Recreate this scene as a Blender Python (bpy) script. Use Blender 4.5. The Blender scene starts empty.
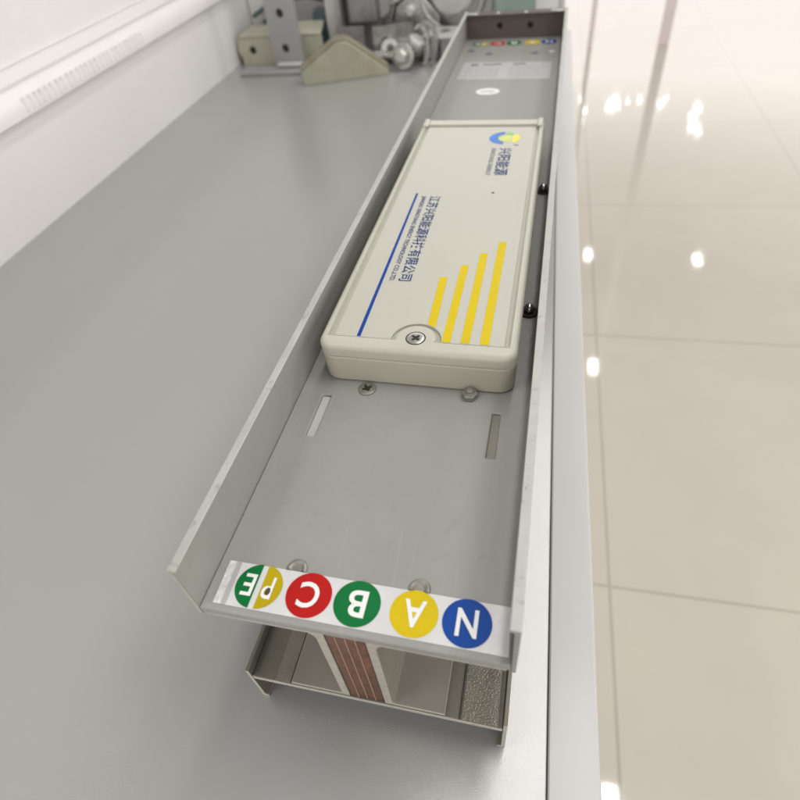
import bpy, bmesh, math, random
from mathutils import Vector, Matrix
random.seed(7)
R = math.radians
sc = bpy.context.scene
col = sc.collection

# ------------------------------------------------------------------ units
S = 0.15                       # one trunking width in metres
FLOOR = 6.08                   # floor lies this many units under the trunking's upper rim
DESK = -1.08                   # desk top, in units
def T(x, y, z): return Vector((S * x, S * y, S * (z + FLOOR)))

# ------------------------------------------------------------------ camera
cam = bpy.data.cameras.new('camera')
cam_o = bpy.data.objects.new('camera', cam); col.objects.link(cam_o)
cam_o.location = T(0.4550, -0.6121, 1.4544)
cam_o.rotation_euler = (0.7750, 0.0893, 0.2179)
cam.sensor_width = 36; cam.lens = 573.69 / 800 * 36
cam.clip_start = 0.01; cam.clip_end = 100
cam.dof.use_dof = True; cam.dof.focus_distance = 0.335; cam.dof.aperture_fstop = 8.0
sc.camera = cam_o

# ------------------------------------------------------------------ light
w = bpy.data.worlds.new('World'); sc.world = w; w.use_nodes = True
nt = w.node_tree; nt.nodes.clear()
out = nt.nodes.new('ShaderNodeOutputWorld'); bg = nt.nodes.new('ShaderNodeBackground')
tc = nt.nodes.new('ShaderNodeTexCoord'); sp = nt.nodes.new('ShaderNodeSeparateXYZ')
rmp = nt.nodes.new('ShaderNodeValToRGB')
mr = nt.nodes.new('ShaderNodeMapRange'); mr.inputs['From Min'].default_value = -1; mr.inputs['From Max'].default_value = 1
nt.links.new(tc.outputs['Generated'], sp.inputs[0]); nt.links.new(sp.outputs['Z'], mr.inputs['Value'])
nt.links.new(mr.outputs[0], rmp.inputs[0]); nt.links.new(rmp.outputs[0], bg.inputs[0]); nt.links.new(bg.outputs[0], out.inputs[0])
cr = rmp.color_ramp
cr.elements[0].position = 0.0; cr.elements[0].color = (0.30, 0.275, 0.25, 1)
cr.elements[1].position = 1.0; cr.elements[1].color = (0.36, 0.354, 0.348, 1)
for pos, c in ((0.47, (0.60, 0.56, 0.53, 1)), (0.51, (3.0, 2.85, 2.8, 1)), (0.60, (3.1, 2.9, 2.86, 1)), (0.645, (3.9, 3.62, 3.5, 1)), (0.70, (2.0, 1.9, 1.82, 1)), (0.77, (0.40, 0.394, 0.388, 1))):
    e = cr.elements.new(pos); e.color = c
bg.inputs[1].default_value = 0.62
def lamp(x, y, z, sx, sy, p, c=(1, .985, .96), rot=(0, 0, 0)):
    l = bpy.data.lights.new('ceiling_lamp', 'AREA'); l.shape = 'RECTANGLE'; l.size = sx; l.size_y = sy
    l.energy = p; l.color = c
    o = bpy.data.objects.new('ceiling_lamp', l); o.location = T(x, y, z); o.rotation_euler = rot; col.objects.link(o)
for x, y, p in ((4.75, 4.4, 2), (4.4, 27.9, 1.3), (4.15, 41.0, 1.3), (12.1, 40.9, 1.3)):
    lamp(x, y, 11.9, .075, .20, p)           # small downlights that glint in the floor tiles
lamp(1.40, 8.0, 11.9, .18, 2.6, 15)          # slim luminaire above the counter's edge
for x, y, p in ((8.0, 2.0, 14), (20.0, 14.0, 26), (9.0, -9.0, 10), (-7.0, -5.0, 11)):
    lamp(x, y, 11.9, .6, .6, p)              # square ceiling panels
for x, y, k in ((3.5, 75.1, 1), (3.9, 71.3, 0.8), (3.6, 68.3, 0.5), (6.4, 72.4, 0.8), (6.8, 73.7, 1), (7.4, 74.6, 1.1), (7.6, 72.7, 0.7), (6.9, 71.8, 0.6), (10.0, 74.5, 0.8), (8.7, 74.2, 0.4), (11.7, 74.4, 0.6), (12.1, 73.1, 1.0), (12.9, 74.7, 0.5), (10.8, 69.0, 0.8), (15.0, 68.9, 1.6), (15.9, 71.7, 1.6), (15.1, 65.6, 1.6), (14.5, 66.2, 0.8)):
    lamp(x, y, 11.9, .05 * k, .20 * k, .55 * k)   # spotlights at the far end of the hall, glinting in the floor
vs = sc.view_settings
vs.view_transform = 'Standard'; vs.look = 'None'; vs.exposure = 0.04; vs.gamma = 1.0

# ------------------------------------------------------------------ materials
def mat(name, c, rough=.5, metal=0.0, var=.06, vscale=8, bump=0.0, bscale=400, bdist=.0003, spec=.5, dirt=None, stretch=None,
        rvar=.06, voronoi=False, emit=None, coat=0.0, speck=None, rub=None):
    m = bpy.data.materials.new(name); m.use_nodes = True
    n = m.node_tree; b = n.nodes['Principled BSDF']; L = n.links.new
    b.inputs['Roughness'].default_value = rough; b.inputs['Metallic'].default_value = metal
    b.inputs['Specular IOR Level'].default_value = spec; b.inputs['Coat Weight'].default_value = coat
    co = n.nodes.new('ShaderNodeTexCoord'); vec = co.outputs['Object']
    if stretch:
        mp = n.nodes.new('ShaderNodeMapping'); mp.inputs['Scale'].default_value = stretch; L(vec, mp.inputs[0]); vec = mp.outputs[0]
    nz = n.nodes.new('ShaderNodeTexNoise'); nz.inputs['Scale'].default_value = vscale; nz.inputs['Detail'].default_value = 6
    nz.inputs['Roughness'].default_value = .65; L(vec, nz.inputs['Vector'])
    mx = n.nodes.new('ShaderNodeMix'); mx.data_type = 'RGBA'
    lo = [max(0, v * (1 - var)) for v in c]; hi = [min(1, v * (1 + var)) for v in c]
    mx.inputs['A'].default_value = (*lo, 1); mx.inputs['B'].default_value = (*hi, 1)
    mr = n.nodes.new('ShaderNodeMapRange'); mr.inputs['From Min'].default_value = .3; mr.inputs['From Max'].default_value = .7
    L(nz.outputs['Fac'], mr.inputs['Value']); L(mr.outputs[0], mx.inputs['Factor'])
    cur = mx.outputs['Result']
    def overlay(scale, lo_, hi_, colr, amount, st=None):
        nonlocal cur
        z = n.nodes.new('ShaderNodeTexNoise'); z.inputs['Scale'].default_value = scale; z.inputs['Detail'].default_value = 8
        z.inputs['Roughness'].default_value = .7
        if st:
            g = n.nodes.new('ShaderNodeMapping'); g.inputs['Scale'].default_value = st; g.inputs['Rotation'].default_value = (0, 0, .35); L(co.outputs['Object'], g.inputs[0]); L(g.outputs[0], z.inputs['Vector'])
        else: L(co.outputs['Object'], z.inputs['Vector'])
        q = n.nodes.new('ShaderNodeMapRange'); q.inputs['From Min'].default_value = lo_; q.inputs['From Max'].default_value = hi_
        q.inputs['To Max'].default_value = amount
        L(z.outputs['Fac'], q.inputs['Value'])
        k = n.nodes.new('ShaderNodeMix'); k.data_type = 'RGBA'; k.inputs['B'].default_value = (*colr, 1)
        L(q.outputs[0], k.inputs['Factor']); L(cur, k.inputs['A']); cur = k.outputs['Result']
    if dirt: overlay(*dirt)
    if speck: overlay(*speck)
    if rub: overlay(*rub)
    L(cur, b.inputs['Base Color'])
    rr = n.nodes.new('ShaderNodeMapRange'); rr.inputs['To Min'].default_value = max(0, rough - rvar); rr.inputs['To Max'].default_value = min(1, rough + rvar)
    rr.inputs['From Min'].default_value = .3; rr.inputs['From Max'].default_value = .7
    L(nz.outputs['Fac'], rr.inputs['Value']); L(rr.outputs[0], b.inputs['Roughness'])
    if bump:
        if voronoi:
            t = n.nodes.new('ShaderNodeTexVoronoi'); t.inputs['Scale'].default_value = bscale; h = t.outputs['Distance']
        else:
            t = n.nodes.new('ShaderNodeTexNoise'); t.inputs['Scale'].default_value = bscale; t.inputs['Detail'].default_value = 3; h = t.outputs['Fac']
        L(vec, t.inputs['Vector'])
        bp = n.nodes.new('ShaderNodeBump'); bp.inputs['Strength'].default_value = bump; bp.inputs['Distance'].default_value = bdist
        L(h, bp.inputs['Height']); L(bp.outputs[0], b.inputs['Normal'])
    if emit:
        b.inputs['Emission Color'].default_value = (*c, 1); b.inputs['Emission Strength'].default_value = emit
    return m

BROWN = (.16, .12, .08)
M = dict(
    channel=mat('grey_painted_metal', (.295, .293, .272), .44, .0, .05, 14, .25, 1400, .0002, dirt=(70, .60, .84, BROWN, .50), speck=(360, .70, .75, (.10, .09, .07), .75), rub=(60, .60, .74, (.42, .415, .39), .35, (6, .25, 1))),
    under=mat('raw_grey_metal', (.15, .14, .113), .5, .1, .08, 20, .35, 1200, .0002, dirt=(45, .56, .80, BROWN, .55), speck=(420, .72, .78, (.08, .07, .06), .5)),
    housing=mat('pale_aluminium', (.235, .222, .185), .5, .2, .08, 30, .3, 900, .0002, dirt=(60, .58, .78, (.12, .10, .07), .5)),
    sandy=mat('sandy_grey_coat', (.20, .187, .15), .27, .2, .10, 60, .6, 1000, .0004, voronoi=True),
    copper=mat('copper', (.235, .105, .060), .42, .6, .35, 240, .5, 700, .0002, dirt=(150, .46, .72, (.05, .02, .012), .8), stretch=(1, 1, .12)),
    film=mat('pale_film', (.46, .31, .23), .5, .1, .1, 60),
    label=mat('white_vinyl', (.64, .64, .635), .26, .0, .04, 40, .45, 130, .0005, coat=.4, rub=(120, .66, .75, (.46, .46, .455), .5, (3, .6, 1))),
    foil_sheen=mat('peeled_sheen_vinyl', (.70, .70, .69), .25, .15, .15, 300, .9, 420, .0006, dirt=(380, .55, .65, (.42, .42, .41), .6)),  # pale colour carries the reflection off the glossy strip end
    red=mat('red_ink', (.43, .010, .008), .45, 0, .05, 60, .15, 160, .0004, spec=.2),
    green=mat('green_ink', (.002, .15, .035), .45, 0, .05, 60, .15, 160, .0004, spec=.2),
    yellow=mat('yellow_ink', (.62, .46, .003), .45, 0, .05, 60, .15, 160, .0004, spec=.2),
    olive=mat('ochre_ink', (.44, .33, .004), .45, 0, .05, 60, .15, 160, .0004, spec=.2),
    blue=mat('blue_ink', (.002, .055, .30), .45, 0, .06, 60, .15, 160, .0004, spec=.2),
    white=mat('white_ink', (.80, .80, .78), .3, 0, .02, 60),
    scuff=mat('dark_scuff', (.06, .045, .02), .6, 0, .3, 500),
    cream=mat('cream_plastic', (.475, .47, .395), .36, 0, .03, 25, .25, 1600, .00015, rub=(60, .66, .74, (.38, .365, .29), .3, (4, .5, 1)), dirt=(50, .62, .8, (.33, .30, .22), .3), speck=(420, .76, .79, (.12, .1, .07), .4)),
    creamlow=mat('cream_plastic_base', (.46, .445, .36), .42, 0, .03, 25, .15, 2200, .00012),
    panel=mat('cream_sheet', (.465, .462, .40), .36, 0, .02, 12, .06, 1500, .0001, speck=(300, .77, .79, (.3, .28, .22), .4)),
    navy=mat('navy_print', (.006, .028, .14), .5, 0, .05, 60, spec=.2),
    line=mat('blue_print', (.002, .040, .26), .5, 0, .03, 60, spec=.2),
    greyprint=mat('grey_print', (.13, .14, .17), .5, 0, .1, 60),
    gold=mat('yellow_print', (.60, .45, .002), .45, 0, .04, 60, spec=.2),
    logoblue=mat('logo_blue', (.03, .16, .55), .4, 0, .3, 90),
    logogreen=mat('logo_green', (.22, .52, .13), .4, 0, .15, 90),
    logolime=mat('logo_lime', (.56, .62, .16), .4, 0, .15, 90),
    logoyellow=mat('logo_yellow', (.74, .68, .06), .4, 0, .1, 90),
    steel=mat('zinc_steel', (.52, .51, .48), .30, .85, .12, 120, .3, 900, .0002, dirt=(160, .5, .75, (.15, .13, .1), .5)),
    chrome=mat('polished_steel', (.55, .55, .55), .12, 1.0, .05, 60),
    rim=mat('worn_lit_rim', (.42, .415, .39), .5, .1, .08, 60, .3, 900, .0002, dirt=(110, .57, .70, (.17, .15, .12), .7), speck=(230, .65, .69, (.10, .085, .06), .85)),  # lighter tone puts light caught on the lips into colour; specks are wear
    sandysoft=mat('soft_sandy_coat', (.20, .187, .15), .4, .1, .1, 60, .5, 700, .0003, voronoi=True),
    dull=mat('dull_zinc', (.26, .25, .22), .45, .5, .2, 200, .4, 900, .0002),
    cut=mat('cut_metal_edge', (.50, .48, .42), .4, .3, .12, 300, dirt=(200, .5, .75, (.2, .17, .12), .5)),
    whitestrip=mat('white_strip', (.50, .50, .48), .5, 0, .03, 60),
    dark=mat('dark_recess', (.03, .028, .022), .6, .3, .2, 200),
    endplate=mat('brown_grey_end', (.115, .095, .085), .5, .2, .1, 40),
    spec=mat('frosted_sticker', (.42, .42, .415), .35, 0, .04, 60),
    desk=mat('grey_laminate', (.40, .396, .385), .24, .35, .012, 4, .35, 1300, .0002, rvar=.0, rub=(40, .64, .76, (.50, .495, .48), .25, (7, .3, 1)), dirt=(700, .72, .78, (.62, .61, .6), .35), speck=(300, .79, .81, (.2, .19, .18), .4)),
    edging=mat('white_edging', (.50, .497, .487), .45, 0, .02, 6, .06, 700, .0002, speck=(180, .735, .75, (.3, .29, .27), .5)),
    seam=mat('seam_shadow_gap', (.10, .10, .09), .7, 0, .1, 60),
    wall=mat('white_panel', (.70, .69, .675), .45, 0, .015, 5),
    moulding=mat('white_moulding', (.74, .73, .715), .38, 0, .02, 20, .1, 120, .0004),
    greysteel=mat('grey_powder_coat', (.33, .335, .335), .42, .25, .06, 20, .2, 800, .0002, dirt=(40, .6, .8, (.2, .18, .15), .4)),
    galv=mat('galvanised_steel', (.50, .50, .48), .27, .8, .22, 30, .3, 300, .0003, dirt=(26, .5, .75, (.16, .15, .13), .5)),
    darkgalv=mat('dark_galvanised_steel', (.30, .295, .29), .34, .6, .25, 24, .3, 300, .0003),
    olivezinc=mat('yellow_zinc_plate', (.35, .35, .275), .42, .2, .10, 18, .2, 500, .0002, dirt=(25, .5, .75, (.30, .24, .12), .6)),
    creamzinc=mat('cream_coat', (.44, .435, .345), .42, .1, .08, 14, .2, 500, .0002, dirt=(22, .5, .75, (.28, .22, .10), .5)),
    folded=mat('stained_zinc', (.28, .265, .19), .45, .2, .15, 18, dirt=(25, .45, .7, (.20, .15, .07), .7)),
    faint=mat('faint_print', (.26, .26, .265), .5, 0, .05, 60),
    teal=mat('teal_grey_metal', (.09, .13, .14), .40, .35, .2, 30, .2, 500, .0003),
    pale=mat('pale_steel', (.52, .52, .505), .35, .3, .08, 20),
    post=mat('mauve_grey_frame', (.66, .59, .57), .4, .1, .05, 5),
    rail=mat('white_rail', (.88, .85, .83), .4, 0, .03, 5),
)

# ------------------------------------------------------------------ mesh helpers (unit coordinates)
class MB:
    def __init__(s): s.bm = bmesh.new()
    def quadbox(s, p):                       # p: 8 points, bottom ring then top ring
        v = [s.bm.verts.new(q) for q in p]
        for f in ((3, 2, 1, 0), (4, 5, 6, 7), (0, 1, 5, 4), (1, 2, 6, 5), (2, 3, 7, 6), (3, 0, 4, 7)):
            s.bm.faces.new([v[i] for i in f])
        return s
    def box(s, x0, x1, y0, y1, z0, z1):
        return s.quadbox([(x0, y0, z0), (x1, y0, z0), (x1, y1, z0), (x0, y1, z0), (x0, y0, z1), (x1, y0, z1), (x1, y1, z1), (x0, y1, z1)])
    def prism(s, pts, h0, h1, axis='y'):     # polygon in the plane across an axis, extruded along it
        def P(a, b, h): return {'y': (a, h, b), 'z': (a, b, h), 'x': (h, a, b)}[axis]
        A = [s.bm.verts.new(P(a, b, h0)) for a, b in pts]; B = [s.bm.verts.new(P(a, b, h1)) for a, b in pts]
        n = len(pts)
        s.bm.faces.new(A[::-1]); s.bm.faces.new(B)
        for i in range(n): s.bm.faces.new((A[i], A[(i + 1) % n], B[(i + 1) % n], B[i]))
        return s
    def lathe(s, c, prof, n=28, axis='z', dirn=None):   # prof: (radius, height) pairs
        c = Vector(c)
        if dirn is None: dirn = {'z': (0, 0, 1), 'y': (0, 1, 0), 'x': (1, 0, 0)}[axis]
        q = Vector((0, 0, 1)).rotation_difference(Vector(dirn).normalized())
        rings = []
        for r, h in prof:
            if r < 1e-6: rings.append([s.bm.verts.new(c + q @ Vector((0, 0, h)))])
            else: rings.append([s.bm.verts.new(c + q @ Vector((r * math.cos(2 * math.pi * i / n), r * math.sin(2 * math.pi * i / n), h))) for i in range(n)])
        for a, b in zip(rings, rings[1:]):
            for i in range(n):
                j = (i + 1) % n
                f = []
                for v in ((a[i % len(a)]), a[j % len(a)], b[j % len(b)], b[i % len(b)]):
                    if v not in f: f.append(v)
                if len(f) > 2: s.bm.faces.new(f)
        return s
    def tube(s, pts, r, n=12):
        pts = [Vector(p) for p in pts]; rings = []
        for i, p in enumerate(pts):
            t = (pts[min(i + 1, len(pts) - 1)] - pts[max(i - 1, 0)]).normalized()
            q = Vector((0, 0, 1)).rotation_difference(t)
            rings.append([s.bm.verts.new(p + q @ Vector((r * math.cos(2 * math.pi * k / n), r * math.sin(2 * math.pi * k / n), 0))) for k in range(n)])
        for a, b in zip(rings, rings[1:]):
            for i in range(n): s.bm.faces.new((a[i], a[(i + 1) % n], b[(i + 1) % n], b[i]))
        s.bm.faces.new(rings[0][::-1]); s.bm.faces.new(rings[-1])
        return s
    def band(s, pts, wdir, width, thick):     # strip of sheet following a path; wdir = width direction
        wdir = Vector(wdir).normalized() * width; pts = [Vector(p) for p in pts]; R4 = []
        for i, p in enumerate(pts):
            t = (pts[min(i + 1, len(pts) - 1)] - pts[max(i - 1, 0)]).normalized()
            nn = t.cross(wdir).normalized() * thick
            R4.append([s.bm.verts.new(v) for v in (p, p + wdir, p + wdir + nn, p + nn)])
        for a, b in zip(R4, R4[1:]):
            for i in range(4): s.bm.faces.new((a[i], a[(i + 1) % 4], b[(i + 1) % 4], b[i]))
        s.bm.faces.new(R4[0][::-1]); s.bm.faces.new(R4[-1])
        return s
    def build(s, name, m, parent=None, bevel=0.0, smooth=30, base=None, xf=None):
        bmesh.ops.recalc_face_normals(s.bm, faces=s.bm.faces)
        if isinstance(m, tuple):             # (body, cut edge): faces that look along -y are the sawn end
            for f in s.bm.faces: f.material_index = 1 if f.normal.y < -.9 else (2 if len(m) > 2 and f.normal.z > .9 else 0)
        if xf: bmesh.ops.transform(s.bm, matrix=xf, verts=s.bm.verts)
        b = Vector(base) if base is not None else Vector((0, 0, 0))
        for v in s.bm.verts: v.co = (v.co - b) * S
        me = bpy.data.meshes.new(name); s.bm.to_mesh(me); s.bm.free()
        ms = m if isinstance(m, (list, tuple)) else [m]
        for k in ms: me.materials.append(k)
        if smooth:
            for p in me.polygons: p.use_smooth = True
            me.set_sharp_from_angle(angle=R(smooth))
        o = bpy.data.objects.new(name, me); col.objects.link(o)
        if parent is not None: o.parent = parent
        if bevel:
            md = o.modifiers.new('edge', 'BEVEL'); md.width = bevel * S; md.segments = 2; md.limit_method = 'ANGLE'; md.angle_limit = R(40)
            md.harden_normals = False
        return o

def tag(o, label=None, cat=None, group=None, kind=None):
    for k, v in (('label', label), ('category', cat), ('group', group), ('kind', kind)):
        if v: o[k] = v
    return o
class Thing:
    """An Empty at a thing's base; parts are given in unit coordinates relative to it."""
    def __init__(s, name, base, label, cat, rz=0, group=None):
        o = bpy.data.objects.new(name, None); o.empty_display_size = .02; col.objects.link(o)
        o.location = T(*base); o.rotation_euler = (0, 0, rz); tag(o, label, cat, group)
        s.o = o; s.base = base
    def add(s, name, mb, m, bevel=.004, parent=None, smooth=30, label=None, rel=False, xf=None):
        o = mb.build(name, m, parent or s.o, bevel, smooth, None if rel else s.base, xf)
        if label: o['label'] = label
        return o

def text_bm(txt, place, z, thick=.0006, bold=0.0):
    """text turned into flat print: place = (u-> axis) function mapping normalised 0..1 coords to x, y"""
    cu = bpy.data.curves.new('print', 'FONT'); cu.body = txt; cu.size = 1; cu.offset = bold; cu.resolution_u = 4
    to = bpy.data.objects.new('print', cu); col.objects.link(to)
    bpy.context.view_layer.update()
    dg = bpy.context.evaluated_depsgraph_get()
    me = bpy.data.meshes.new_from_object(to.evaluated_get(dg))
    bpy.data.objects.remove(to)
    mb = MB(); mb.bm.from_mesh(me); bpy.data.meshes.remove(me)
    xs = [v.co.x for v in mb.bm.verts]; ys = [v.co.y for v in mb.bm.verts]
    x0, x1, y0, y1 = min(xs), max(xs), min(ys), max(ys)
    for v in mb.bm.verts:
        a, b = place((v.co.x - x0) / (x1 - x0), (v.co.y - y0) / (y1 - y0)); v.co = (a, b, z)
    bmesh.ops.recalc_face_normals(mb.bm, faces=mb.bm.faces)
    for f in mb.bm.faces:
        if f.normal.z < 0: f.normal_flip()
    return mb
def cw(x0, x1, y0, y1): return lambda u, v: (x0 + (x1 - x0) * v, y1 - (y1 - y0) * u)          # reads towards the viewer
def upside(x0, x1, y0, y1): return lambda u, v: (x1 - (x1 - x0) * u, y1 - (y1 - y0) * v)      # upside down

def plate(mb, x0, x1, y0, y1, z0, z1, holes):
    """flat plate with rectangular holes (hx0, hx1, hy0, hy1)"""
    xs = sorted({x0, x1, *[h[0] for h in holes], *[h[1] for h in holes]}); ys = sorted({y0, y1, *[h[2] for h in holes], *[h[3] for h in holes]})
    def solid(i, j):
        if not (0 <= i < len(xs) - 1 and 0 <= j < len(ys) - 1): return False
        cx = (xs[i] + xs[i + 1]) / 2; cy = (ys[j] + ys[j + 1]) / 2
        return not any(h[0] < cx < h[1] and h[2] < cy < h[3] for h in holes)
    V = {}
    def vv(i, j, k):
        if (i, j, k) not in V: V[(i, j, k)] = mb.bm.verts.new((xs[i], ys[j], (z0, z1)[k]))
        return V[(i, j, k)]
    for i in range(len(xs) - 1):
        for j in range(len(ys) - 1):
            if not solid(i, j): continue
            mb.bm.faces.new((vv(i, j, 1), vv(i + 1, j, 1), vv(i + 1, j + 1, 1), vv(i, j + 1, 1)))
            mb.bm.faces.new((vv(i, j, 0), vv(i, j + 1, 0), vv(i + 1, j + 1, 0), vv(i + 1, j, 0)))
            for di, dj, a, b in ((-1, 0, (0, 0), (0, 1)), (1, 0, (1, 0), (1, 1)), (0, -1, (0, 0), (1, 0)), (0, 1, (0, 1), (1, 1))):
                if not solid(i + di, j + dj):
                    mb.bm.faces.new((vv(i + a[0], j + a[1], 0), vv(i + b[0], j + b[1], 0), vv(i + b[0], j + b[1], 1), vv(i + a[0], j + a[1], 1)))
    return mb

def perforated(x0, x1, z0, z1, y0, y1, holes, n=20):
    """upright sheet across y with round holes (cx, cz, r)"""
    mb = MB(); bm = mb.bm; edges = []; loops = []
    def loop(pts):
        v = [bm.verts.new((a, y0, b)) for a, b in pts]
        e = [bm.edges.new((v[i], v[(i + 1) % len(v)])) for i in range(len(v))]
        edges.extend(e)
    loop([(x0, z0), (x1, z0), (x1, z1), (x0, z1)])
    for cx, cz, r in holes: loop([(cx + r * math.cos(2 * math.pi * i / n), cz + r * math.sin(2 * math.pi * i / n)) for i in range(n)])
    g = bmesh.ops.triangle_fill(bm, edges=edges, use_beauty=True)
    ex = bmesh.ops.extrude_face_region(bm, geom=list(bm.faces))
    for v in ex['geom']:
        if isinstance(v, bmesh.types.BMVert): v.co.y = y1
    return mb

# ================================================================== SETTING
# floor: polished cream tiles, one sheet
def floor_mat():
    m = bpy.data.materials.new('polished_tile'); m.use_nodes = True
    n = m.node_tree; b = n.nodes['Principled BSDF']; L = n.links.new
    tcn = n.nodes.new('ShaderNodeTexCoord'); br = n.nodes.new('ShaderNodeTexBrick')
    br.offset = 0; br.squash = 1
    for k, v in (('Scale', 1.0), ('Mortar Size', .0035), ('Mortar Smooth', .3), ('Brick Width', .802), ('Row Height', .802), ('Bias', 0)):
        br.inputs[k].default_value = v
    br.inputs['Color1'].default_value = (.62, .575, .495, 1); br.inputs['Color2'].default_value = (.61, .563, .483, 1); br.inputs['Mortar'].default_value = (.48, .44, .375, 1)
    L(tcn.outputs['Object'], br.inputs['Vector'])
    nz = n.nodes.new('ShaderNodeTexNoise'); nz.inputs['Scale'].default_value = 5; nz.inputs['Detail'].default_value = 8; nz.inputs['Roughness'].default_value = .6
    nz.inputs['Distortion'].default_value = .6
    L(tcn.outputs['Object'], nz.inputs['Vector'])
    mp = n.nodes.new('ShaderNodeMapRange'); mp.inputs['From Min'].default_value = .3; mp.inputs['From Max'].default_value = .7
    mp.inputs['To Min'].default_value = .96; mp.inputs['To Max'].default_value = 1.02
    L(nz.outputs['Fac'], mp.inputs['Value'])
    mx = n.nodes.new('ShaderNodeMix'); mx.data_type = 'RGBA'; mx.blend_type = 'MULTIPLY'; mx.inputs['Factor'].default_value = 1
    L(br.outputs['Color'], mx.inputs['A']); L(mp.outputs[0], mx.inputs['B']); L(mx.outputs['Result'], b.inputs['Base Color'])
    b.inputs['Roughness'].default_value = .05; b.inputs['Specular IOR Level'].default_value = .75
    return m
fl = MB(); fl.box(-260, 260, -120, 400, -.5, 0)
o = fl.build('floor', floor_mat(), None, smooth=0); o.location = T(1.79, 3.40, -FLOOR); o.rotation_euler = (0, 0, .019); tag(o, kind='structure')

YAW = .0262
dk = Thing('desk', (0.66, 0, DESK), 'long grey laminate counter with white edging carrying the metal trunking', 'desk', YAW)
D0, D1 = -8.0, 9.9
dk.add('desktop', MB().box(-4.87, -.004, D0, D1, -.16, 0), M['desk'], .003, rel=True)
dk.add('edge_strip', MB().prism([(.004, -.30), (.190, -.30), (.196, -.29), (.196, -.03), (.190, -.012), (.178, -.006), (.010, -.006), (.004, -.012)], D0, D1), M['edging'], 0, rel=True)
dk.add('seam_gap', MB().box(-.004, .004, D0, D1, -.16, -.02), M['seam'], 0, rel=True)
dk.add('cabinet_body', MB().box(-4.87, .10, D0 + .1, D1 - .1, -5.0, -.162), M['edging'], 0, rel=True)

wl = Thing('wall_panel', (0.66, 0, DESK), 'white wall panel with a moulded ledge running behind the counter', 'wall', YAW)
wl.add('lower_panel', MB().box(-5.3, -4.872, D0, 14, -5.0, .885), M['wall'], 0, rel=True)
lm = MB(); lm.prism([(-5.3, .888), (-4.82, .888), (-4.80, .90), (-4.795, .98), (-4.82, 1.06), (-4.86, 1.10), (-4.90, 1.118), (-5.3, 1.118)], D0, 14)
wl.add('moulded_ledge', lm, M['moulding'], 0, rel=True)
rb = MB()
for i in range(26):
    y = 4.2 + i * .085 + random.uniform(-.008, .008); rb.box(-4.81, -4.789 + random.uniform(-.003, .003), y, y + .04, .925, 1.05)
wl.add('ledge_ribs', rb, M['moulding'], .006, rel=True)
wl.add('upper_cap', MB().prism([(-5.3, 1.12), (-4.90, 1.12), (-4.89, 1.15), (-4.915, 1.22), (-4.95, 1.235), (-5.3, 1.235)], D0, 14), M['wall'], 0, rel=True)
wl.add('upper_wall', MB().box(-5.5, -5.0, D0, 14, 1.24, 6.0), M['moulding'], 0, rel=True)

bk = Thing('back_panel', (0.66, 0, DESK), 'low white panel standing across the far end of the counter', 'panel', YAW)
bk.add('board', MB().box(-4.85, -.02, 9.60, 9.72, .002, 2.2), M['wall'], .01, rel=True)
bk.add('side_post', MB().box(-.016, .06, 9.58, 9.74, .002, 2.2), M['edging'], .01, rel=True)

# ================================================================== BUSBAR TRUNKING
L_ = 6.205
tr = Thing('busbar_trunking', (0, 0, DESK), 'long grey metal busbar trunking with open channel and coloured phase stickers', 'busbar trunking')
ZP = -.237
slots = [(-.388, -.350, .738, .970), (.330, .364, .727, .957)]
tp = plate(MB(), -.490, .484, .0, L_ - .002, ZP - .036, ZP, slots)
tr.add('upper_plate', tp, M['channel'], .005)
tr.add('slot_backing', MB().box(-.387, -.351, .740, .968, ZP - .034, ZP - .012), M['whitestrip'], 0)
tr.add('slot_backing', MB().box(.331, .363, .729, .955, ZP - .034, ZP - .010), M['housing'], 0)
def flange(sx, xo, up):
    """sheet flange with a small lip folded inwards at its free edge"""
    s = sx
    t = .015
    z_tip, z_end = (0.0, -.285) if up else (-1.08, -.803)
    d = -1 if up else 1
    lip = .031
    pts = [(xo, z_tip), (xo - s * lip, z_tip), (xo - s * lip, z_tip + d * .010), (xo - s * (t + .004), z_tip + d * .016), (xo - s * t, z_tip + d * .022), (xo - s * t, z_end), (xo, z_end)]
    return MB().prism(pts, 0, L_)
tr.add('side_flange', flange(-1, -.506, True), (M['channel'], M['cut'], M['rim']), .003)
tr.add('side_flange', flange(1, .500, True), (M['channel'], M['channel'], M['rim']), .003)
# lower channel: the same section upside down
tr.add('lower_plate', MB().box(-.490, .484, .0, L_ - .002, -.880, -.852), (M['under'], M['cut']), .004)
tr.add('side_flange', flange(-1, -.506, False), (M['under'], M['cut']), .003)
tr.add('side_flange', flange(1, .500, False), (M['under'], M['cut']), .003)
# two back-to-back aluminium housings round the copper
def housing(s):
    xi, xo = (-.085, -.116) if s < 0 else (.050, .081)
    far = -.480 if s < 0 else .474
    low = -.322 if s < 0 else .276
    mb = MB()
    zt, zb = -.276, -.8505
    prof = [(xi, zb), (low, zb), (low, zb + .016), (xo + s * .010, zb + .016), (xo + s * .003, zb + .020), (xo, zb + .028), (xo, zt - .050), (xo + s * .006, zt - .032), (xo + s * .020, zt - .016), (far, zt - .016), (far, zt), (xi, zt)]
    return mb.prism(prof, .004, L_ - .01)
tr.add('side_housing', housing(-1), (M['housing'], M['cut']), .003)
tr.add('side_housing', housing(1), (M['housing'], M['cut']), .003)
for k in range(4):
    x = -.083 + k * .0333
    tr.add('copper_bar', MB().box(x, x + .0300, .008, L_ - .03, -.848, -.280), M['copper'], .002)
    if k < 3: tr.add('insulation_film', MB().box(x + .0304, x + .0330, .006, L_ - .03, -.848, -.280), M['film'], 0)
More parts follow.
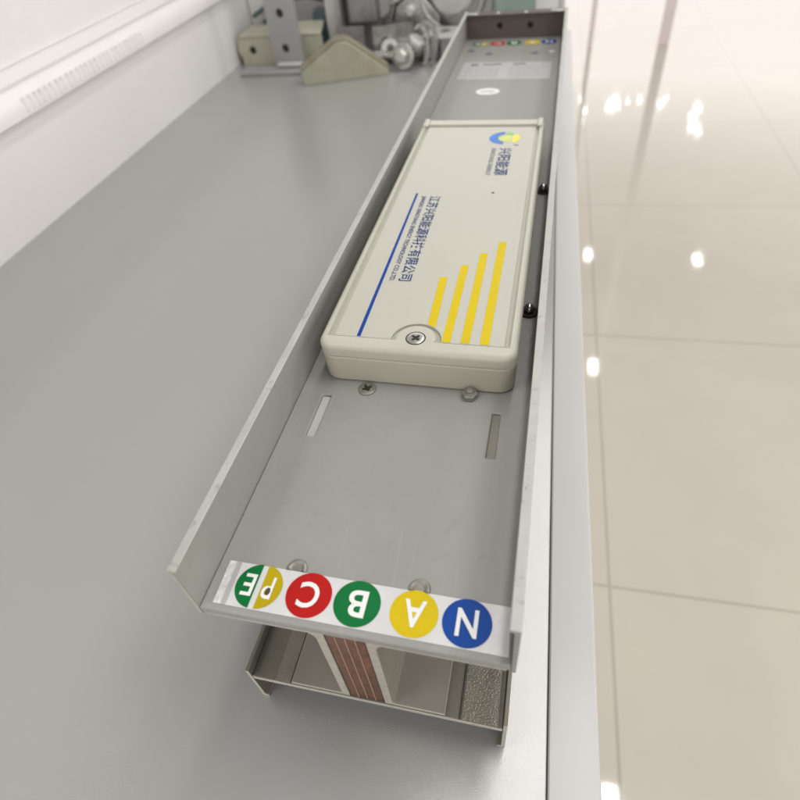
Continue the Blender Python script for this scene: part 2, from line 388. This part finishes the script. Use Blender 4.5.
tr.add('textured_strip', MB().box(.336, .466, .004, 1.2, -.8515, -.848), M['sandy'], 0)
tr.add('textured_strip', MB().box(-.392, -.330, .004, 1.2, -.8515, -.849), M['sandysoft'], 0)
tr.add('drill_hole', MB().lathe((.200, .035, -.8519), [(0, .0004), (.007, .0004), (.007, 0)]), M['dark'], 0)
tr.add('edge_groove', MB().box(.326, .330, .003, 1.2, -.8515, -.8495), M['dark'], 0)

def screw_mb(x, y, z, r, h, tail=0.0):
    mb = MB(); mb.lathe((x, y, z), [(0, h * .55), (r * .30, h * .58), (r * .42, h), (r * .80, h * .96), (r, h * .55), (r, 0), (r * .5, 0), (r * .5, -tail), (0, -tail)])
    return mb
def cross_mb(x, y, z, r, a=.5):
    mb = MB()
    for k in range(2):
        c, s_ = math.cos(a + k * math.pi / 2), math.sin(a + k * math.pi / 2); q = []
        for u, v in ((-r, -r * .24), (r, -r * .24), (r, r * .24), (-r, r * .24)): q.append((x + u * c - v * s_, y + u * s_ + v * c))
        mb.quadbox([(a_, b_, z) for a_, b_ in q] + [(a_, b_, z + .0012 + k * .0006) for a_, b_ in q])
    return mb
def plate_screw(x, y, r=.034, h=.008, tail=.0, m='dull', name='screw'):
    sc_ = tr.add(name, screw_mb(x, y, ZP, r, h, tail), M[m], 0)
    tr.add('cross_recess', cross_mb(x, y, ZP + h, r * .55, random.uniform(0, 1.5)), M['dark'], 0, parent=sc_)
    return sc_
plate_screw(-.205, 1.022, .038, .010)
for x, y in ((-.221, .178), (.187, .179)):
    mb = MB().lathe((x, y, ZP), [(0, .002), (.016, .002), (.019, .005), (.026, .008), (.033, .006), (.036, 0)], n=40)
    bmesh.ops.bisect_plane(mb.bm, geom=mb.bm.verts[:] + mb.bm.edges[:] + mb.bm.faces[:], plane_co=(0, .1712, 0), plane_no=(0, 1, 0), clear_inner=True)
    s1 = tr.add('screw', mb, M['dull'], 0)
    tr.add('tail_nut', MB().lathe((x, y, ZP - .115), [(0, 0), (.042, 0), (.046, .012), (.046, .055), (0, .055)], n=6), M['dark'], .003, parent=s1)
tr.add('hex_nut', MB().lathe((.230, 1.035, ZP), [(.018, 0), (.033, 0), (.035, .006), (.035, .022), (.031, .027), (.016, .027), (.016, .040), (0, .040)], n=6), M['dull'], .002)
for x, y in ((.430, 1.62), (.437, 2.84)):
    d = tr.add('dome_bolt', MB().lathe((x, y, ZP), [(0, .050), (.010, .048), (.019, .041), (.024, .031), (.024, .022), (.018, .013), (.018, 0), (.0, 0)]), M['chrome'], 0)
    tr.add('washer', MB().lathe((x, y, ZP), [(.0, .010), (.042, .010), (.043, .006), (.043, .0005), (0, .0005)]), M['dark'], 0, parent=d)
# far rivets, and a pale disc for a hole with light in it
for x, y, m in ((-.394, 5.78, 'greyprint'), (-.205, 5.663, 'greyprint'), (.231, 5.644, 'greyprint')):
    tr.add('rivet_or_lit_hole_disc', MB().lathe((x, y, ZP), [(0, .002), (.034, .002), (.036, 0)]), M[m], 0)
tr.add('rivet_or_lit_hole_disc', MB().lathe((.386, 5.687, ZP), [(0, .008), (.028, .007), (.036, 0)]), M['pale'], 0)  # pale disc in place of a hole with light in it
# end plate with two round holes
ep = tr.add('end_plate', perforated(-.489, .484, ZP + .001, -.004, L_ - .030, L_ - .004, [(-.156, -.125, .030), (.146, -.130, .030)]), M['endplate'], 0)
tr.add('top_lip', MB().box(-.489, .484, L_ - .11, L_ - .031, -.020, -.006), M['endplate'], .003, parent=ep)
for x, wd in ((-.42, .05), (-.17, .015), (.10, .015), (.40, .06)):
    tr.add('lip_clip', MB().box(x - wd, x + wd, L_ - .115, L_ - .05, -.006, .0), M['galv'], .003, parent=ep)
for cx, cz in ((-.156, -.125), (.146, -.130)):
    tr.add('hole_shade', MB().lathe((cx, L_ + .02, cz), [(0, 0), (.03, 0), (.03, -.02)], axis='y'), M['dark'], 0, parent=ep)  # dark disc behind each opening, put in as its shade

# phase stickers
def disc(mb, cx, cy, r, z, a0=0, a1=2 * math.pi, n=56, mi=0, squash=1.0):
    v = [mb.bm.verts.new((cx + r * math.cos(a0 + (a1 - a0) * i / n), cy + squash * r * math.sin(a0 + (a1 - a0) * i / n), z)) for i in range(n + (0 if a1 - a0 > 6.28 else 1))]
    f = mb.bm.faces.new(v); f.material_index = mi
    if f.normal.z < 0: f.normal_flip()
    return v
def join(dst, src, mi):
    vm = {}
    for v in src.bm.verts: vm[v] = dst.bm.verts.new(v.co)
    for f in src.bm.faces:
        try: g = dst.bm.faces.new([vm[v] for v in f.verts]); g.material_index = mi
        except ValueError: pass
    src.bm.free()
def build_flat(name, mb, mats, parent, base, label=None):
    for f in mb.bm.faces:
        f.normal_update()
        if f.normal.z < 0: f.normal_flip()
    b = Vector(base)
    for v in mb.bm.verts: v.co = (v.co - b) * S
    me = bpy.data.meshes.new(name); mb.bm.to_mesh(me); mb.bm.free()
    for k in mats: me.materials.append(k)
    o = bpy.data.objects.new(name, me); col.objects.link(o); o.parent = parent
    if label: o['label'] = label
    return o
LB = tr.base
def phase_sticker(dy, far=False):
    z = ZP + .0022
    lb = MB()
    lb.prism([(-.408, .022 + dy), (.476, .022 + dy), (.470, .170 + dy), (-.412, .170 + dy)], ZP + .0006, z, 'z')
    lbl = tr.add('phase_label', lb, M['label'] if not far else M['channel'], 0, smooth=0, label='far strip of coloured phase discs' if far else 'near white strip of coloured phase discs')
    if not far:
        # the clear left end of the strip, its silvery reflection put into the colour
        tr.add('clear_sheen_end', MB().prism([(-.452, .022), (-.426, .022), (-.430, .170), (-.456, .170)], ZP + .0006, z, 'z'), M['foil_sheen'], 0, parent=lbl)
        tr.add('clear_film', MB().prism([(-.4255, .022), (-.4085, .022), (-.4125, .170), (-.4295, .170)], ZP + .0006, z, 'z'), M['spec'], 0, parent=lbl)
    r = .0745
    for ch, cx, inkc, nm in (('C', -.153, 'red', 'red disc with a white C'), ('B', .006, 'green', 'green disc with a white B'),
                             ('A', .186, 'yellow', 'yellow disc with a white A'), ('N', .347, 'blue', 'blue disc with a white N')):
        cy = .099 + dy
        mb = MB(); disc(mb, cx, cy, r, z + .0008)
        hw = {'C': .034, 'B': .030, 'A': .034, 'N': .032}[ch]; hh = .043
        join(mb, text_bm(ch, upside(cx - hw, cx + hw, cy - hh, cy + hh), z + .0016, bold=.018), 1)
        build_flat('phase_disc', mb, [M[inkc], M['white']], lbl, LB, nm)
    cx, cy = -.324, .099 + dy
    mb = MB(); a = .07
    disc(mb, cx - .004, cy, r, z + .0008, math.pi / 2 + a, 1.5 * math.pi - a, 30, 0)
    disc(mb, cx + .004, cy, r, z + .0008, -math.pi / 2 + a, math.pi / 2 - a, 30, 1)
    join(mb, text_bm('E', upside(cx - .054, cx - .016, cy - .037, cy + .037), z + .0016, bold=.012), 2)
    join(mb, text_bm('P', upside(cx + .015, cx + .050, cy - .037, cy + .037), z + .0016, bold=.012), 2)
    if not far: disc(mb, cx + .036, cy + -.012, .009, z + .0022, n=7, mi=3, squash=1.5)
    build_flat('phase_disc', mb, [M['green'], M['olive'], M['white'], M['scuff']], lbl, LB, 'half green half ochre disc with letters P and E')
phase_sticker(0)
phase_sticker(5.89, True)

# rating sticker and round sticker towards the far end
st = tr.add('rating_sticker', MB().prism([(-.415, 4.93), (.393, 4.90), (.398, 5.36), (-.406, 5.42)], ZP + .0006, ZP + .002, 'z'), M['spec'], 0)
mb = MB()
def dash(x0, x1, y, h): mb.box(x0, x1, y - h / 2, y + h / 2, ZP + .0021, ZP + .0026)
dash(-.335, -.265, 5.33, .055); dash(-.225, -.05, 5.335, .035); dash(.055, .165, 5.325, .035)
tr.add('printed_heading', mb, M['greyprint'], 0, parent=st, smooth=0)
mb = MB()
for r_ in range(6):
    for c0, c1 in ((-.36, -.06), (.03, .34)):
        x = c0
        while x < c1 - .03:
            wd = random.uniform(.02, .07); dash(x, min(x + wd, c1), 5.25 - r_ * .055, .010); x += wd + .014
tr.add('printed_lines', mb, M['faint'], 0, parent=st, smooth=0)
mb = MB(); disc(mb, -.10, 4.62, .100, ZP + .0012, squash=.80)
rs = build_flat('round_sticker', mb, [M['label']], tr.o, LB)
tm = text_bm('CCC', cw(0, 1, 0, 1), 0)
tm.bm.free()
build_flat('printed_letters', text_bm('CCC', lambda u, v: (-.155 + .11 * u, 4.595 + .05 * v), ZP + .002, bold=.01), [M['greyprint']], rs, LB)

# ================================================================== CONTROL BOX
BX0, BX1, BY0, BY1 = -.412, .408, 1.060, 3.470
ZL = -.035; ZS = -.104
bx = Thing('control_box', ((BX0 + BX1) / 2, (BY0 + BY1) / 2, ZP), 'cream plastic box with blue company print and yellow stripes in the trunking channel', 'control box')
def rr(ins, r, n=10, x0=BX0, x1=BX1, y0=BY0, y1=BY1):
    x0 += ins; x1 -= ins; y0 += ins; y1 -= ins; r = max(r - ins, .004); pts = []
    for cx, cy, a in ((x1 - r, y0 + r, -90), (x1 - r, y1 - r, 0), (x0 + r, y1 - r, 90), (x0 + r, y0 + r, 180)):
        for i in range(n + 1): pts.append((cx + r * math.cos(R(a + 90 * i / n)), cy + r * math.sin(R(a + 90 * i / n))))
    return pts
def stack(mb, rings):
    vs_ = [[mb.bm.verts.new((a, b, z)) for a, b in pts] for pts, z in rings]
    for A, B in zip(vs_, vs_[1:]):
        for i in range(len(A)): mb.bm.faces.new((A[i], A[(i + 1) % len(A)], B[(i + 1) % len(B)], B[i]))
    return vs_
SCX, SCY = -.004, 1.140
def bite(x0, x1, y0, y1, r, rc=.012, n=22, cr=.010):
    """outline of the sunk panel: rectangle with a half-round bite for the screw boss in its near side"""
    h = max(y0 - SCY, -r * .95); dx = math.sqrt(r * r - h * h)
    a0 = math.atan2(h, -dx); a1 = math.atan2(h, dx)
    if a0 < 0: a0 += 2 * math.pi
    pts = [(x0, y0)]
    for i in range(n + 1):
        a = a0 + (a1 - a0) * i / n; pts.append((SCX + r * math.cos(a), SCY + r * math.sin(a)))
    return pts + [(x1, y0), (x1, y1), (x0, y1)]
def fill(mb, loops):
    e = []
    for v in loops:
        for i in range(len(v)):
            k = mb.bm.edges.get((v[i], v[(i + 1) % len(v)])) or mb.bm.edges.new((v[i], v[(i + 1) % len(v)])); e.append(k)
    bmesh.ops.triangle_fill(mb.bm, edges=e, use_beauty=True)
lid = MB(); rings = [(rr(.008, .065), ZS + .003), (rr(.001, .065), ZS + .009), (rr(0, .065), ZL - .030)]
for i in range(1, 7):
    a = R(90 * i / 6); rings.append((rr(.026 * (1 - math.cos(a)), .065), ZL - .030 + .030 * math.sin(a)))
vs_ = stack(lid, rings)
OUT = bite(-.378, .377, 1.122, 3.372, .080); ZR = ZL - .020
top_in = [lid.bm.verts.new((a, b, ZL)) for a, b in OUT]
low_in = [lid.bm.verts.new((SCX + (a - SCX) * 1.0, b, ZR)) for a, b in OUT]
for i in range(len(top_in)):
    j = (i + 1) % len(top_in); lid.bm.faces.new((top_in[i], top_in[j], low_in[j], low_in[i]))
fill(lid, [vs_[-1], top_in]); fill(lid, [low_in])
lid_o = bx.add('lid', lid, M['cream'], 0, smooth=40)
# rim posts at the two far corners
for x in (BX0 + .014, BX1 - .048):
    bx.add('corner_rib', MB().box(x, x + .034, 3.33, 3.455, ZL - .004, ZL + .012), M['cream'], .008, parent=lid_o)
base = MB(); vb = stack(base, [(rr(.016, .07), ZP + .001), (rr(.006, .07), ZP + .008), (rr(.004, .07), ZP + .02), (rr(.001, .07), ZS - .003), (rr(.005, .07), ZS + .001), (rr(.005, .07), ZS + .004)])
base.bm.faces.new(vb[0][::-1]); base.bm.faces.new(vb[-1])
bx.add('base', base, M['creamlow'], 0, smooth=40)
ls = bx.add('screw', MB().lathe((SCX, SCY, ZL), [(0, -.004), (.008, -.004), (.012, .0025), (.030, .003), (.036, .001), (.036, -.010), (0, -.010)]), M['steel'], 0)
bx.add('screw_well', MB().lathe((SCX, SCY, ZL), [(.0365, .0008), (.0415, .0008), (.0415, -.004), (.0365, -.004), (.0365, .0008)]), M['dark'], 0, parent=ls)
bx.add('cross_recess', cross_mb(SCX, SCY, ZL + .0032, .020, .9), M['dark'], 0, parent=ls)
# face sheet, let into the lid
ZF = ZR + .012
IN = bite(-.352, .352, 1.134, 3.346, .104)
fp = MB(); t_ = [fp.bm.verts.new((a, b, ZF)) for a, b in IN]; b_ = [fp.bm.verts.new((a, b, ZR + .0004)) for a, b in IN]
for i in range(len(t_)): fp.bm.faces.new((b_[i], b_[(i + 1) % len(t_)], t_[(i + 1) % len(t_)], t_[i]))
fill(fp, [t_])
face = bx.add('face_sheet', fp, M['panel'], 0, smooth=20)
ZI = ZF + .0008
def print_poly(name, pts, m, label=None):
    mb = MB(); mb.bm.faces.new([mb.bm.verts.new((a, b, ZI)) for a, b in pts])
    return build_flat(name, mb, [m], face, bx.base, label)
print_poly('blue_line', [(-.255, 1.137), (-.239, 1.137), (-.243, 2.40), (-.255, 2.40)], M['line'])
# the first stripe is cut short by the screw boss
def arc(xa, xb, r):
    out_ = []
    for i in range(7):
        x = xa + (xb - xa) * i / 6; out_.append((x, SCY + math.sqrt(max(r * r - (x - SCX) ** 2, 0))))
    return out_
print_poly('yellow_stripe', [*arc(.026, .062, .107), (.054, 1.592), (.018, 1.592)], M['gold'], 'shortest yellow stripe')
for x0, x1, y0, y1 in ((.102, .137, 1.138, 1.697), (.178, .214, 1.138, 1.806), (.255, .292, 1.138, 1.911)):
    print_poly('yellow_stripe', [(x0, y0), (x1, y0), (x1, y1), (x0, y1)], M['gold'])
build_flat('company_name', text_bm('江苏兴阳能源科技有限公司', cw(-.170, -.106, 1.546, 2.370), ZI, bold=.013), [M['navy']], face, bx.base)
build_flat('english_name', text_bm('JIANGSU XINGYANG ENERGY TECHNOLOGY CO.,LTD.', cw(-.219, -.189, 1.542, 2.368), ZI, bold=.02), [M['navy']], face, bx.base)
build_flat('brand_name', text_bm('兴阳能源', cw(.150, .231, 2.636, 3.012), ZI, bold=.013), [M['navy']], face, bx.base)
build_flat('brand_english', text_bm('XINGYANG ENERGY', cw(.103, .131, 2.634, 3.012), ZI, bold=.02), [M['greyprint']], face, bx.base)
mb = MB(); disc(mb, .172, 2.421, .008, ZI, n=10)
build_flat('indicator_dot', mb, [M['dark']], face, bx.base)
# round emblem: blue crescent, lime globe with green cap, yellow flank
lg = MB(); cx, cy, r = .168, 3.165, .097
def region(pred, mi, z, N=56):
    """cells of a fine grid inside the emblem that satisfy pred, traced as columns"""
    for i in range(N):
        x0 = -1 + 2 * i / N; x1 = -1 + 2 * (i + 1) / N; xm = (x0 + x1) / 2
        run = []
        for j in range(161):
            y = -1 + 2 * (j + .5) / 160
            if j < 160 and pred(xm, y): run.append(y); continue
            if run:
                v = [lg.bm.verts.new((cx + r * a_, cy + r * b_, z)) for a_, b_ in ((x0, run[0] - .00625), (x1, run[0] - .00625), (x1, run[-1] + .00625), (x0, run[-1] + .00625))]
                lg.bm.faces.new(v).material_index = mi
            run = []
ins = lambda x, y: x * x + y * y < 1
globe = lambda x, y: (x - .18) ** 2 + y * y < .62
gl = lambda x, y, k: (x - .20) ** 2 + y * y < k
region(lambda x, y: ins(x, y) and not gl(x, y, .40) and x < -.02, 0, ZI)
region(lambda x, y: gl(x, y, .36) and x < .44 and y < .42, 2, ZI)
region(lambda x, y: ins(x, y) and y >= .48 and .06 < x < .54, 1, ZI)
region(lambda x, y: ins(x, y) and x > .50 and y < .50 and y > -.66, 3, ZI)
build_flat('round_emblem', lg, [M['logoblue'], M['logogreen'], M['logolime'], M['logoyellow']], face, bx.base)
build_flat('trademark_print', text_bm('TM', lambda u, v: (.228 + .032 * u, 3.045 + .022 * v), ZI, bold=.01), [M['greyprint']], face, bx.base)

# ================================================================== METAL PARTS BEHIND
Z0 = DESK
G = 'metal fittings heaped at the back of the counter'
# grey angle bracket with an upright perforated leg
a = Thing('angle_bracket', (-3.45, 8.35, Z0), 'tall grey upright bracket with two holes on a flat foot', 'bracket', 0, G)
a.add('upright_leg', perforated(-.235, .235, .03, 2.2, -.02, .03, [(-.02, .28, .058), (-.005, .72, .058), (-.005, 1.2, .058), (-.005, 1.7, .058)]), M['greysteel'], 0, rel=True, xf=Matrix.Translation((.0, .03, 0)) @ Matrix.Rotation(R(-6), 4, 'Z'))
for hx, hz in ((-.02, .28), (-.005, .72)):
    a.add('hole_shade', MB().lathe((hx * .99, .075, hz), [(0, -.03), (.056, -.03), (.056, .0), (0, .0)], axis='y', n=20), M['dark'], 0, rel=True)  # dark disc added behind the sheet for the shade in the hole
a.add('foot', MB().box(-.72, .27, -.26, .04, .002, .055), M['greysteel'], .012, rel=True)
a.add('weld_block', MB().box(-.16, .225, -.11, .0, .064, .12), M['pale'], .02, rel=True)
# cream channel piece lying behind it
c = Thing('channel_bracket', (-3.62, 8.85, Z0), 'cream coated channel bracket with a bolt hole lying behind the upright', 'bracket', 0, G)
c.add('front_wall', perforated(-.72, .62, .003, .36, -.20, -.16, [(-.52, .20, .055)]), M['creamzinc'], 0, rel=True)
c.add('hole_shade', MB().lathe((-.52, -.15, .20), [(0, -.03), (.053, -.03), (.053, .0), (0, .0)], axis='y', n=20), M['dark'], 0, rel=True)  # dark disc gives this open bolt hole its shade
c.add('top_wall', MB().quadbox([(-.72, -.20, .362), (.62, -.20, .362), (.56, .22, .44), (-.66, .22, .40), (-.72, -.20, .40), (.62, -.20, .40), (.56, .22, .48), (-.66, .22, .44)]), M['creamzinc'], .01, rel=True)
c.add('rounded_end', MB().lathe((-.72, .0, .20), [(0, -.06), (.17, -.06), (.20, -.03), (.20, .02), (0, .02)], axis='x'), M['creamzinc'], 0, rel=True)
# folded triangular gusset
g = Thing('gusset_bracket', (-2.51, 8.08, Z0), 'olive triangular gusset bracket with folded edges leaning towards the upright', 'bracket', R(20), G)
tri = [(-.60, .0), (.60, .0), (.60, .06), (.11, .44), (.05, .47), (-.06, .47), (-.12, .44), (-.60, .17)]
g.add('front_plate', MB().prism(tri, -.30, -.26), M['olivezinc'], .01, rel=True)
fold = [(-.60, -.26, .17), (-.12, -.26, .44), (-.06, -.26, .47), (.05, -.26, .47), (.11, -.26, .44), (.60, -.26, .06)]
g.add('folded_rim', MB().band(fold, (0, 1, 0), .22, .035), M['folded'], .006, rel=True)
g.add('base_edge', MB().box(-.60, .60, -.26, -.05, .001, .028), M['creamzinc'], .006, rel=True)
# teal pipe clamp
t = Thing('pipe_clamp', (-3.50, 9.15, Z0), 'dark teal pipe clamp with bent arm standing behind the upright', 'clamp', 0, G)
pts = [(-.75, .0, .50), (-.55, .0, .60), (-.2, .0, .70), (.18, .0, .72), (.5, 0, .66), (.62, 0, .5), (.64, 0, .22), (.64, 0, .05)]
t.add('bent_arm', MB().band(pts, (0, 1, 0), .25, .06), M['teal'], .01, rel=True)
t.add('jaw', MB().prism([(.2, .10), (.58, .10), (.58, .60), (.30, .62), (.24, .40)], -.12, .02), M['teal'], .02, rel=True)
t.add('jaw', MB().prism([(-.66, .003), (-.30, .003), (-.36, .46), (-.62, .48)], .0, .2), M['teal'], .02, rel=True)
# pale upright strip
s = Thing('flat_strip', (-2.88, 9.0, Z0), 'narrow pale steel strip standing upright between clamp and grey bracket', 'metal strip', R(8), G)
s.add('strip', MB().box(-.11, .09, -.02, .02, .002, 1.2), M['pale'], .01, rel=True)
s.add('turned_foot', MB().box(-.11, .12, -.22, -.021, .002, .05), M['pale'], .01, rel=True)
# dark grey hat bracket
h = Thing('channel_section', (-2.35, 9.05, Z0), 'dark galvanised channel section standing behind the olive gusset', 'channel', R(4), G)
h.add('back_wall', MB().box(-.38, .14, .20, .25, .002, 1.35), M['darkgalv'], .01, rel=True)
h.add('side_wall', MB().box(-.42, -.381, -.20, .25, .002, 1.2), M['darkgalv'], .01, rel=True)
h.add('front_leg', perforated(.02, .62, .002, .40, -.30, -.26, [(.20, .22, .045)]), M['galv'], 0, rel=True, xf=Matrix.Rotation(R(14), 4, 'Z'))
h.add('front_leg', perforated(-.42, .02, .002, .42, -.30, -.26, [(-.15, .24, .045)]), M['darkgalv'], 0, rel=True, xf=Matrix.Rotation(R(-12), 4, 'Z'))
h.add('folded_block', MB().prism([(-.36, .06), (-.30, .0), (.06, .0), (.12, .06), (.12, .19), (-.36, .19)], .40, 1.34, 'z'), M['darkgalv'], .02, rel=True)
# chevron bracket
v = Thing('chevron_bracket', (-1.72, 9.25, Z0), 'pale bent chevron bracket with round bolt in front of the white panel', 'bracket', 0, G)
pts = [(-.36, 0, .32), (-.26, 0, .56), (.02, 0, .76), (.22, 0, .66), (.40, 0, .44), (.54, 0, .36)]
v.add('chevron', MB().band(pts, (0, 1, 0), .34, .045), M['galv'], .01, rel=True)
v.add('cheek_plate', MB().prism([(-.34, .002), (.40, .002), (.40, .42), (.20, .63), (.02, .72), (-.24, .54)], -.045, -.005), M['galv'], .01, rel=True)
v.add('round_bolt', MB().lathe((-.02, -.05, .50), [(0, -.10), (.05, -.10), (.075, -.07), (.08, .0), (0, 0)], axis='y'), M['pale'], 0, rel=True)
# ring clamp
r_ = Thing('ring_clamp', (-1.12, 9.20, Z0), 'big round galvanised clamp leaning over the flat lug near the trunking', 'clamp', R(-10), G)
ring = [(.46 * math.cos(R(x)), -.08, .72 + .46 * math.sin(R(x))) for x in range(-200, 30, 10)]
r_.add('ring', MB().band(ring, (0, 1, 0), .30, -.05), M['galv'], .008, rel=True)
r_.add('support_post', MB().box(-.22, .06, -.02, .02, .003, .27), M['galv'], .01, rel=True)
r_.add('saddle_disc', MB().lathe((0.0, .10, .74), [(0, -.16), (.30, -.16), (.34, -.13), (.34, .0), (0, .0)], axis='y'), M['pale'], 0, rel=True)
# flat lug with hole
f_ = Thing('flat_lug', (-1.10, 8.55, Z0), 'pale flat lug with a dark hole resting beside the trunking', 'lug', R(8), G)
f_.add('tongue', MB().prism([(-.38, -.10), (.45, -.18), (.40, .32), (-.20, .38)], .30, .345, 'z'), M['pale'], .01, rel=True)
f_.add('hole_rim', MB().lathe((-.02, .10, .346), [(.05, .0), (.05, .006), (.085, .006), (.085, 0)]), M['galv'], 0, rel=True)
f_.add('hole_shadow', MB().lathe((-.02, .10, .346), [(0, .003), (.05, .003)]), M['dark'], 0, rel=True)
f_.add('block', MB().box(-.10, .40, -.06, .22, .002, .298), M['darkgalv'], .02, rel=True)
f_.add('side_wing', MB().prism([(-.36, .002), (-.16, .002), (-.16, .29), (-.30, .29)], .10, .14), M['galv'], .01, rel=True)
# spring clip
p = Thing('spring_clip', (-1.34, 8.30, Z0), 'dark curved spring clip between the bolt and the trunking', 'clip', 0, G)
cl = [(.16 * math.cos(R(x)) - .02, .0, .27 + .27 * math.sin(R(x))) for x in range(-80, 130, 12)]
p.add('bow', MB().band(cl, (0, 1, 0), .12, .03), M['darkgalv'], .006, rel=True)
cl = [(.13 * math.cos(R(x)) - .10, .0, .26 + .25 * math.sin(R(x))) for x in range(-80, 130, 12)]
p.add('inner_bow', MB().band(cl, (0, 1, 0), .12, .03), M['galv'], .006, rel=True)
# hex bolt with washer
b = Thing('hex_bolt', (-1.66, 8.20, Z0), 'shiny zinc bolt with round washer lying right of the olive gusset', 'bolt', 0, G)
dv = Vector((-.25, -.85, .18)).normalized()
b.add('washer', MB().lathe((0, 0, .17), [(0, 0), (.165, 0), (.165, .035), (0, .035)], dirn=dv), M['galv'], .006, rel=True)
b.add('bolt_head', MB().lathe(Vector((0, 0, .17)) + dv * .036, [(0, .10), (.08, .10), (.105, .075), (.11, 0), (0, 0)], n=6, dirn=dv), M['steel'], .012, rel=True)
b.add('shank', MB().lathe((0, 0, .17), [(0, -.55), (.06, -.55), (.065, -.5), (.065, 0), (0, 0)], dirn=dv), M['steel'], 0, rel=True)
b.add('nut', MB().lathe((.16, .10, .30), [(0, -.06), (.10, -.06), (.12, -.03), (.12, .05), (.10, .08), (0, .08)], n=6, dirn=(.5, -.2, .8)), M['pale'], .01, rel=True)
# dull washer plate between gusset and bolt
q = Thing('slotted_plate', (-1.92, 8.50, Z0), 'dull flat slotted plate under the bolt shank beside the gusset', 'plate', R(12), G)
q.add('plate', MB().prism([(-.32, -.12), (.22, -.12), (.30, .08), (.22, .16), (-.32, .16)], .10, .14, 'z'), M['galv'], .01, rel=True)
q.add('turned_edge', MB().box(-.32, .20, .121, .16, .002, .098), M['darkgalv'], .006, rel=True)
# more loose fittings in the heap
k1 = Thing('stud_bolt', (-1.52, 8.95, Z0), 'bright threaded stud lying behind the spring clip', 'bolt', R(35), G)
k1.add('threaded_rod', MB().lathe((0, 0, .10), [(0, -.38)] + [(.075 + (.012 if i % 2 else 0), -.38 + i * .025) for i in range(31)] + [(0, .37)], n=18, axis='x'), M['steel'], 0, rel=True)
k1.add('nut', MB().lathe((.12, 0, .10), [(.08, -.06), (.12, -.06), (.135, -.04), (.135, .05), (.12, .07), (.08, .07)], n=6, axis='x'), M['galv'], .008, rel=True)
k2 = Thing('offset_bracket', (-2.02, 9.32, Z0), 'bright stepped sheet bracket leaning between dark section and chevron', 'bracket', R(-12), G)
k2.add('stepped_sheet', MB().band([(-.26, 0, .003), (-.24, 0, .34), (-.06, 0, .44), (.0, 0, .80), (.20, 0, .92), (.24, 0, 1.3)], (0, 1, 0), .18, .04), M['galv'], .008, rel=True)
k2.add('bolt_head', MB().lathe((.02, -.03, .62), [(0, -.06), (.06, -.06), (.075, -.03), (.075, .02), (0, .02)], n=6, axis='y'), M['steel'], .006, rel=True)
k3 = Thing('flat_washer', (-1.98, 8.72, Z0), 'thick dull washer propped against the dark channel section', 'washer', 0, G)
k3.add('disc', MB().lathe((0, 0, .135), [(.055, -.02), (.13, -.02), (.135, 0), (.13, .02), (.055, .02), (.055, -.02)], n=32, dirn=(.2, -.9, .35)), M['galv'], 0, rel=True)
# green box beyond the trunking
n_ = Thing('terminal_box', (-.18, 9.05, Z0), 'small dull green box standing beyond the far end of the trunking', 'box', R(2), G)
n_.add('body', MB().box(-.30, .26, -.22, .22, .002, 1.0), mat('dull_green_coat', (.20, .27, .23), .45, .1, .1, 20), .02, rel=True)
n_.add('cover', MB().box(-.32, .28, -.24, .24, 1.002, 1.08), mat('dull_green_cover', (.24, .31, .27), .45, .1, .1, 20), .02, rel=True)
# pale plate beyond the trunking
e_ = Thing('plain_bracket', (-.62, 9.2, Z0), 'plain white metal bracket between ring clamp and green box', 'bracket', R(-4), G)
e_.add('upright_leg', MB().box(-.10, .08, .0, .04, .04, 1.35), M['pale'], .01, rel=True)
e_.add('foot', MB().box(-.10, .08, -.30, .04, .002, .038), M['pale'], .01, rel=True)

# ================================================================== ACROSS THE FLOOR
FZ = -FLOOR
pf = Thing('glazed_partition', (3.2, 27.8, FZ), 'slender grey framed partition standing far across the tiles', 'partition', .0)
pf.add('top_rail', MB().box(-2.6, 9.5, -.10, .10, 16.002, 16.3), M['post'], .02, rel=True)
pf.add('post', MB().box(-1.62, -1.44, -.10, .10, .0, 16), M['post'], .02, rel=True)
pf.add('post', MB().box(1.15, 1.55, -.10, .10, .0, 16), M['post'], .02, rel=True)
